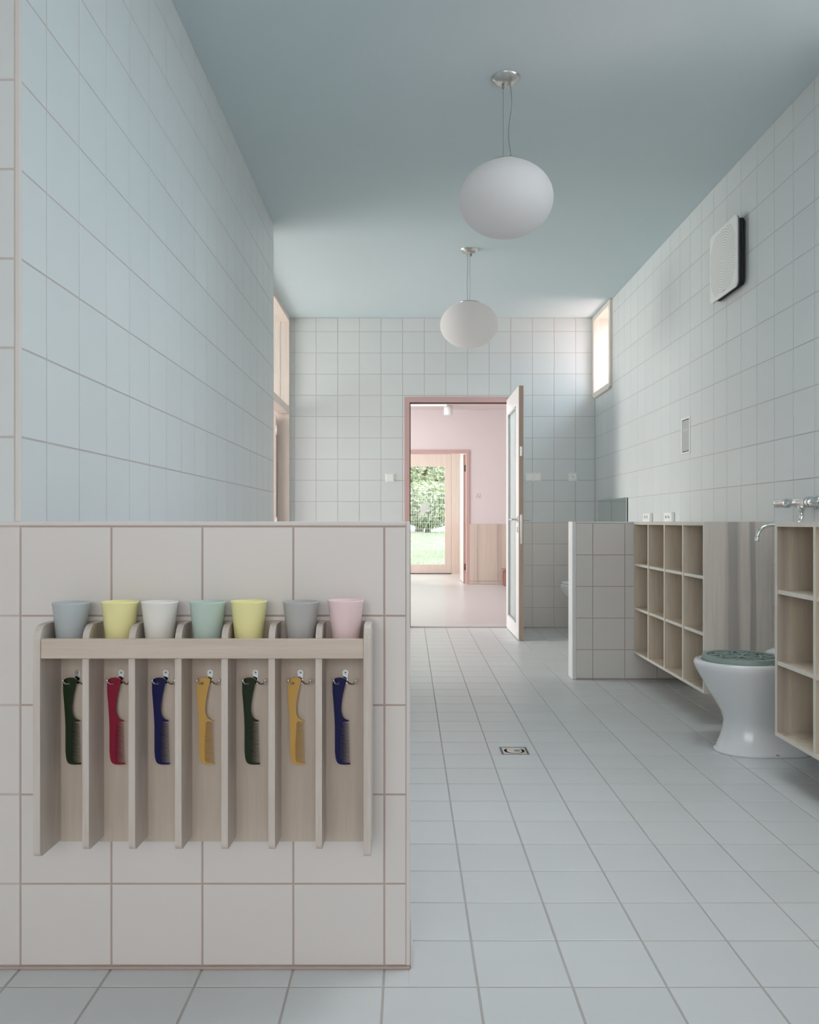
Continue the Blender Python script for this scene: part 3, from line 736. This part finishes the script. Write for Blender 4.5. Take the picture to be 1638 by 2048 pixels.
# ------------------------------------------------------------------ floor standing toilet
def oval(x0, x1, hy, z, yc, n=48, sq=2.25, back=4.0):
    cx, rx = (x0+x1)/2, (x1-x0)/2; out = []
    for k in range(n):
        a = 2*PI*k/n; c, s = math.cos(a), math.sin(a)
        e = back if c > 0 else sq
        out.append((cx+rx*math.copysign(abs(c)**(2/e), c), yc+hy*math.copysign(abs(s)**(2/e), s), z))
    return out
TY = 3.665
t = thing('toilet', 'white ceramic floor-standing toilet between the two wooden cubby shelves', 'toilet', (1.5, TY, 0))
R = [oval(1.312, 1.700, .128, .0, TY), oval(1.314, 1.700, .128, .010, TY), oval(1.324, 1.698, .121, .018, TY), oval(1.340, 1.695, .107, .060, TY), oval(1.352, 1.692, .097, .100, TY),
     oval(1.356, 1.690, .096, .130, TY), oval(1.345, 1.692, .106, .170, TY), oval(1.322, 1.698, .124, .210, TY), oval(1.290, 1.705, .146, .262, TY), oval(1.260, 1.712, .165, .315, TY),
     oval(1.238, 1.716, .176, .355, TY), oval(1.232, 1.718, .180, .378, TY), oval(1.238, 1.718, .177, .390, TY), oval(1.262, 1.700, .155, .391, TY),
     oval(1.275, 1.600, .142, .375, TY), oval(1.30, 1.56, .11, .28, TY), oval(1.36, 1.50, .05, .20, TY)]
part('bowl', MB().loft(R), M['ceramic'], t)
pl = [(1.588, .388), (1.592, .408), (1.600, .416), (1.630, .427), (1.680, .442), (1.7245, .452), (1.7245, .30), (1.62, .30), (1.590, .36)]
b = MB()
n = 10; rings = []
for k in range(n+1):
    u = -1+2*k/n; w = .178*u; sc = 1-.10*abs(u)**6
    rings.append([(1.62+(p[0]-1.62)*sc, TY+w, .36+(p[1]-.36)*(1-.35*abs(u)**8)) for p in pl])
part('rear_deck', b.loft(rings), M['ceramic'], t)
part('floor_screw', MB().lathe([(.008, 0), (.006, .004), (0, .005)], 10, (1.53, TY-.122, .012)), M['greyline'], t)
# green web lid
lc = (1.425, TY)
def ring(b, rx0, ry0, rx1, ry1, z0, z1, n=48, cx=lc[0], cy=lc[1]):
    o = [(cx+rx0*math.cos(2*PI*k/n), cy+ry0*math.sin(2*PI*k/n)) for k in range(n)]
    i = [(cx+rx1*math.cos(2*PI*k/n), cy+ry1*math.sin(2*PI*k/n)) for k in range(n)]
    return b.prism([o, i], z0, z1, lambda p, t: (p[0], p[1], t))
lid = thing('web_lid', 'grey-green open web-patterned seat cover lying on the white toilet', 'toilet seat', (lc[0], lc[1], .3915))
part('outer_ring', ring(MB(), .157, .160, .138, .141, .3940, .4100), M['lidgreen'], lid)
part('rim_flange', ring(MB(), .160, .163, .145, .148, .3914, .3940), M['lidgreen'], lid)
part('middle_ring', ring(MB(), .092, .088, .082, .080, .4010, .4065, 8), M['lidgreen'], lid)
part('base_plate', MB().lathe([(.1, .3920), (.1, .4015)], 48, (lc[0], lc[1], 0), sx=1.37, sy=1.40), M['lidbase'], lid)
part('hub', MB().lathe([(.014, .4012), (.014, .4075)], 16, (lc[0], lc[1], 0)), M['lidgreen'], lid)
for k in range(8):
    a = 2*PI*k/8+.2; d = Vector((math.cos(a), math.sin(a), 0)); q = Vector((-d.y, d.x, 0))*.0042
    c0 = Vector((lc[0], lc[1], 0))+d*.012; c1 = Vector((lc[0], lc[1], 0))+d*.138
    b = MB().add([c0-q+Vector((0,0,.4008)), c1-q+Vector((0,0,.4008)), c1+q+Vector((0,0,.4008)), c0+q+Vector((0,0,.4008)),
                  c0-q+Vector((0,0,.4065)), c1-q+Vector((0,0,.4065)), c1+q+Vector((0,0,.4065)), c0+q+Vector((0,0,.4065))],
                 [(0,3,2,1),(4,5,6,7),(0,1,5,4),(1,2,6,5),(2,3,7,6),(3,0,4,7)])
    part('spoke', b, M['lidgreen'], lid)
for k in range(8):
    a0, a1 = 2*PI*k/8+.2, 2*PI*(k+.5)/8+.2
    P0 = Vector((lc[0]+.088*math.cos(a0), lc[1]+.085*math.sin(a0), .4035)); P1 = Vector((lc[0]+.140*math.cos(a1), lc[1]+.143*math.sin(a1), .4035))
    P2 = Vector((lc[0]+.088*math.cos(a1+PI/8), lc[1]+.085*math.sin(a1+PI/8), .4035))
    part('web_strut', MB().tube([P0, P1], .003, 6).tube([P1, P2], .003, 6), M['lidgreen'], lid)

# wall-hung toilet behind the partition
t = thing('wall_hung_toilet', 'white wall-hung toilet bowl peeking out behind the tiled partition', 'toilet', (1.52, 7.35, .33))
R = [oval(1.40, XR-.001, .08, .318, 7.35), oval(1.362, XR-.001, .12, .33, 7.35), oval(1.332, XR-.001, .155, .37, 7.35), oval(1.312, XR-.001, .172, .42, 7.35), oval(1.305, XR-.001, .178, .440, 7.35),
     oval(1.310, XR-.001, .174, .450, 7.35), oval(1.33, XR-.10, .15, .448, 7.35), oval(1.36, 1.60, .11, .38, 7.35)]
part('bowl', MB().loft(R), M['ceramic'], t)
part('seat', MB().loft([oval(1.322, XR-.03, .165, .4505, 7.35), oval(1.318, XR-.03, .168, .456, 7.35), oval(1.322, XR-.03, .165, .462, 7.35)]), M['plastic'], t)

# ------------------------------------------------------------------ tap above the toilet bay
FX, FZ = 1.655, 1.063
t = thing('wall_tap', 'chrome wall-mounted mixer tap with long swivel spout above the toilet bay', 'tap', (XR, 3.6, FZ))
part('body', MB().lathe([(.017, 3.42), (.0215, 3.425), (.0215, 3.640), (.020, 3.648), (.014, 3.650)], 28, (FX, 0, FZ), 'Y'), M['chrome'], t)
for y in (3.50, 3.53):
    part('collar_ring', MB().lathe([(.0225, y), (.0225, y+.006)], 24, (FX, 0, FZ), 'Y'), M['vent_rim'], t)
part('handle', MB().lathe([(.010, 3.650), (.010, 3.690), (.014, 3.697), (.0205, 3.705), (.0205, 3.735), (.018, 3.80), (.0195, 3.822), (.017, 3.830), (0, 3.834)], 24, (FX-.006, 0, FZ), 'Y'), M['chrome'], t)
part('handle', MB().lathe([(0, 3.236), (.017, 3.240), (.0195, 3.248), (.018, 3.27), (.0205, 3.335), (.0205, 3.365), (.014, 3.373), (.010, 3.38), (.010, 3.42)], 24, (FX-.006, 0, FZ), 'Y'), M['chrome'], t)
for y in (3.465, 3.615):
    part('wall_rosette', MB().lathe([(.031, XR), (.030, XR-.006), (.020, XR-.013), (.013, XR-.016), (.013, FX+.01)], 24, (0, y, FZ), 'X'), M['chrome'], t)
part('spout_base', MB().lathe([(.016, FZ-.012), (.017, FZ-.020), (.0135, FZ-.034), (.011, FZ-.040)], 20, (FX-.010, 3.575, 0)), M['chrome'], t)
P = [(FX-.010, 3.575, FZ-.036), (FX-.010, 3.575, FZ-.062), (FX-.016, 3.575, FZ-.080), (FX-.030, 3.575, FZ-.090), (FX-.05, 3.575, FZ-.094), (1.52, 3.575, .9680), (1.500, 3.575, .9660),
     (1.482, 3.575, .958), (1.468, 3.575, .943), (1.461, 3.575, .925), (1.459, 3.575, .912)]
part('spout', MB().tube(P, .0085, 14), M['chrome'], t)
part('aerator', MB().lathe([(.0105, .900), (.0108, .903), (.0108, .916), (.009, .918)], 16, (1.4588, 3.575, 0)), M['chrome'], t)

# ------------------------------------------------------------------ floor drain
x0, x1, y0, y1 = drain
t = thing('floor_drain', 'square steel floor drain with a round insert set in the tiled floor', 'drain', ((x0+x1)/2, (y0+y1)/2, -.01))
cx, cy = (x0+x1)/2, (y0+y1)/2
part('tray', MB().box(x0, x1, y0, y1, -.014, -.010), M['dark'], t)
part('frame', MB().box(x0+.001, x1-.001, y0+.001, y0+.005, -.010, .0008).box(x0+.001, x1-.001, y1-.005, y1-.001, -.010, .0008).box(x0+.001, x0+.005, y0+.005, y1-.005, -.010, .0008).box(x1-.005, x1-.001, y0+.005, y1-.005, -.010, .0008), M['vent_rim'], t)
sq = [(x0+.009, y0+.007), (x1-.009, y0+.007), (x1-.009, y1-.009), (x0+.009, y1-.009)]
hh = [(cx+.044*math.cos(2*PI*k/32), cy+.044*math.sin(2*PI*k/32)) for k in range(32)]
part('grate_plate', MB().prism([sq, hh], -.006, .000, lambda p, t: (p[0], p[1], t)), M['steel'], t)
ins = []
for k in range(32):
    a = 2*PI*k/32; r = .041*(1-.22*abs(math.cos(a))**4); ins.append((cx+r*math.cos(a), cy+r*math.sin(a)))
part('round_insert', MB().prism([ins], -.006, .0008, lambda p, t: (p[0], p[1], t)), M['steel'], t)
part('knurled_disc', MB().lathe([(.014, .0008), (.013, .0022)], 20, (cx+.012, cy, 0)), M['vent_rim'], t)

# ------------------------------------------------------------------ ventilation unit on the right wall
vy0, vy1, vz0, vz1 = 4.356, 4.752, 2.185, 2.558
def rrect(a0, a1, b0, b1, r, n=6):
    out = []
    for cx_, cy_, s in ((a1-r, b1-r, 0), (a0+r, b1-r, PI/2), (a0+r, b0+r, PI), (a1-r, b0+r, 3*PI/2)):
        for k in range(n+1): a = s+k*PI/2/n; out.append((cx_+r*math.cos(a), cy_+r*math.sin(a)))
    return out
f3 = lambda p, t: (t, p[0], p[1])
t = thing('ventilation_unit', 'square wall ventilation unit with a perforated white cover high on the right wall', 'ventilation unit', (XR, 4.55, 2.185))
part('housing', MB().prism([rrect(vy0+.020, vy1-.020, vz0+.018, vz1-.018, .03)], XR-.036, XR, f3), M['vent_side'], t)
for x in (.008, .018, .028): part('louvre', MB().prism([rrect(vy0+.012, vy1-.012, vz0+.012, vz1-.012, .03)], XR-x-.003, XR-x, f3), M['vent_side'], t)
part('rim', MB().prism([rrect(vy0+.004, vy1-.004, vz0+.004, vz1-.004, .03)], XR-.046, XR-.038, f3), M['vent_rim'], t)
vc = part('cover', MB().prism([rrect(vy0+.002, vy1-.002, vz0+.002, vz1-.002, .032)], XR-.050, XR-.046, f3).prism([rrect(vy0+.008, vy1-.008, vz0+.008, vz1-.008, .028)], XR-.0515, XR-.050, f3), M['plastic'], t)
b = MB(); yc, zc = (vy0+vy1)/2, (vz0+vz1)/2
for r in range(1, 15):
    n = max(6, int(r*7.2)); rr = r*.0135
    for k in range(n):
        a = 2*PI*k/n+r*.2; y, z = yc+rr*math.cos(a), zc+rr*math.sin(a)
        if abs(y-yc) > .178 or abs(z-zc) > .166: continue
        q = .0022
        b.box(XR-.0519, XR-.0514, y-q, y+q, z-q, z+q)
part('perforation', b, M['greyline'], t)['kind'] = 'stuff'
part('indicator', MB().box(XR-.0519, XR-.0514, vy0+.16, vy0+.20, vz0+.022, vz0+.026), M['greyline'], t)

# flush panel with printed signs
py0, py1, pz0, pz1 = 5.226, 5.388, 1.405, 1.628
t = thing('control_panel', 'upright silver control panel with small white symbols on the right wall', 'control panel', (XR, 5.3, 1.405))
part('frame', MB().prism([rrect(py0, py1, pz0, pz1, .004), rrect(py0+.014, py1-.014, pz0+.010, pz1-.010, .003)[::-1]], XR-.006, XR, f3), M['plastic'], t)
part('face_plate', MB().box(XR-.005, XR, py0+.016, py1-.016, pz0+.016, pz1-.016), M['panelmetal'], t)
part('shadow_gap', MB().box(XR-.002, XR, py0+.014, py1-.014, pz0+.010, pz1-.010), M['dark'], t)
b = MB()
for (y, z, w, h) in ((5.345, 1.552, .012, .012), (5.322, 1.552, .008, .010), (5.298, 1.553, .012, .009), (5.280, 1.551, .010, .010)): b.box(XR-.0056, XR-.005, y-w/2, y+w/2, z-h/2, z+h/2)
for k in range(3):
    a = k*PI/3; b.tube([(XR-.0053, 5.311-.013*math.cos(a), 1.472-.013*math.sin(a)), (XR-.0053, 5.311+.013*math.cos(a), 1.472+.013*math.sin(a))], .0017, 4)
part('printed_symbol', b, M['trim_white'], t)

# mirror and small boxes above the partition
t = thing('wall_mirror', 'low frameless mirror on the right wall just beyond the tiled partition', 'mirror', (XR, 7.2, .60))
part('mirror_glass', MB().box(XR-.014, XR-.010, 6.717, 7.700, .60, 1.172), M['mirror'], t)
part('backing_board', MB().box(XR-.010, XR, 6.719, 7.698, .602, 1.170), M['dark'], t)
def wallbox(y0, y1, label, mark):
    t = thing('wall_plate', label, 'wall plate', (XR, (y0+y1)/2, .93), 'white plates above the cubby shelf')
    z0, z1 = .93, 1.042
    part('housing', MB().rbox(XR-.026, XR, y0, y1, z0, z1, .004), M['plastic'], t)
    b = MB(); x = XR-.0268; yc = (y0+y1)/2
    for s in (-1, 1):
        b.tube([(x, yc+s*.028-.010, 1.005), (x, yc+s*.028-.010, 1.020), (x, yc+s*.028, 1.025 if mark else 1.008), (x, yc+s*.028+.010, 1.020), (x, yc+s*.028+.010, 1.005)], .0018, 5)
    part('printed_symbol', b, M['greyline'], t)
wallbox(6.035, 6.20, 'white wall plate above the cubby shelf, the farther of two near the mirror', True)
wallbox(5.535, 5.69, 'white wall plate above the cubby shelf, the nearer of two beside the partition', False)

# ------------------------------------------------------------------ switches on the far wall
def switch(px0, px1, py0_, py1_, n, label, cat, symbol=False):
    x0 = (px0-817)*YB/1709; x1 = (px1-817)*YB/1709; z1 = H-(py0_-1043)*YB/1709; z0 = H-(py1_-1043)*YB/1709
    t = thing('light_switch' if not symbol else 'wall_socket', label, cat, ((x0+x1)/2, YB, z0))
    part('plate', MB().rbox(x0, x1, YB-.009, YB, z0, z1, .0025), M['plastic'], t)
    w = (x1-x0)/n
    for k in range(n):
        part('shadow_line', MB().box(x0+k*w+.008, x0+(k+1)*w-.008, YB-.0094, YB-.009, z0+.008, z1-.008), M['panelmetal'], t)
        part('rocker', MB().rbox(x0+k*w+.010, x0+(k+1)*w-.010, YB-.0125, YB-.009, z0+.010, z1-.010, .0015), M['plastic'], t)
    if symbol:
        P = [(x0+.026, YB-.0130, z0+.052), (x0+.030, YB-.0130, z0+.036), (x0+.040, YB-.0130, z0+.032), (x0+.052, YB-.0130, z0+.038)]
        part('printed_mark', MB().tube(P, .0015, 5), M['greyline'], t)
switch(771, 788.5, 947, 964, 1, 'single white light switch on the blue tiles left of the pink door frame', 'switch')
switch(1050.5, 1082.5, 946, 962.5, 2, 'double white light switch right of the open door leaf', 'switch')
switch(1137, 1154, 945.5, 962, 1, 'square white wall socket near the right corner of the far wall', 'socket', True)
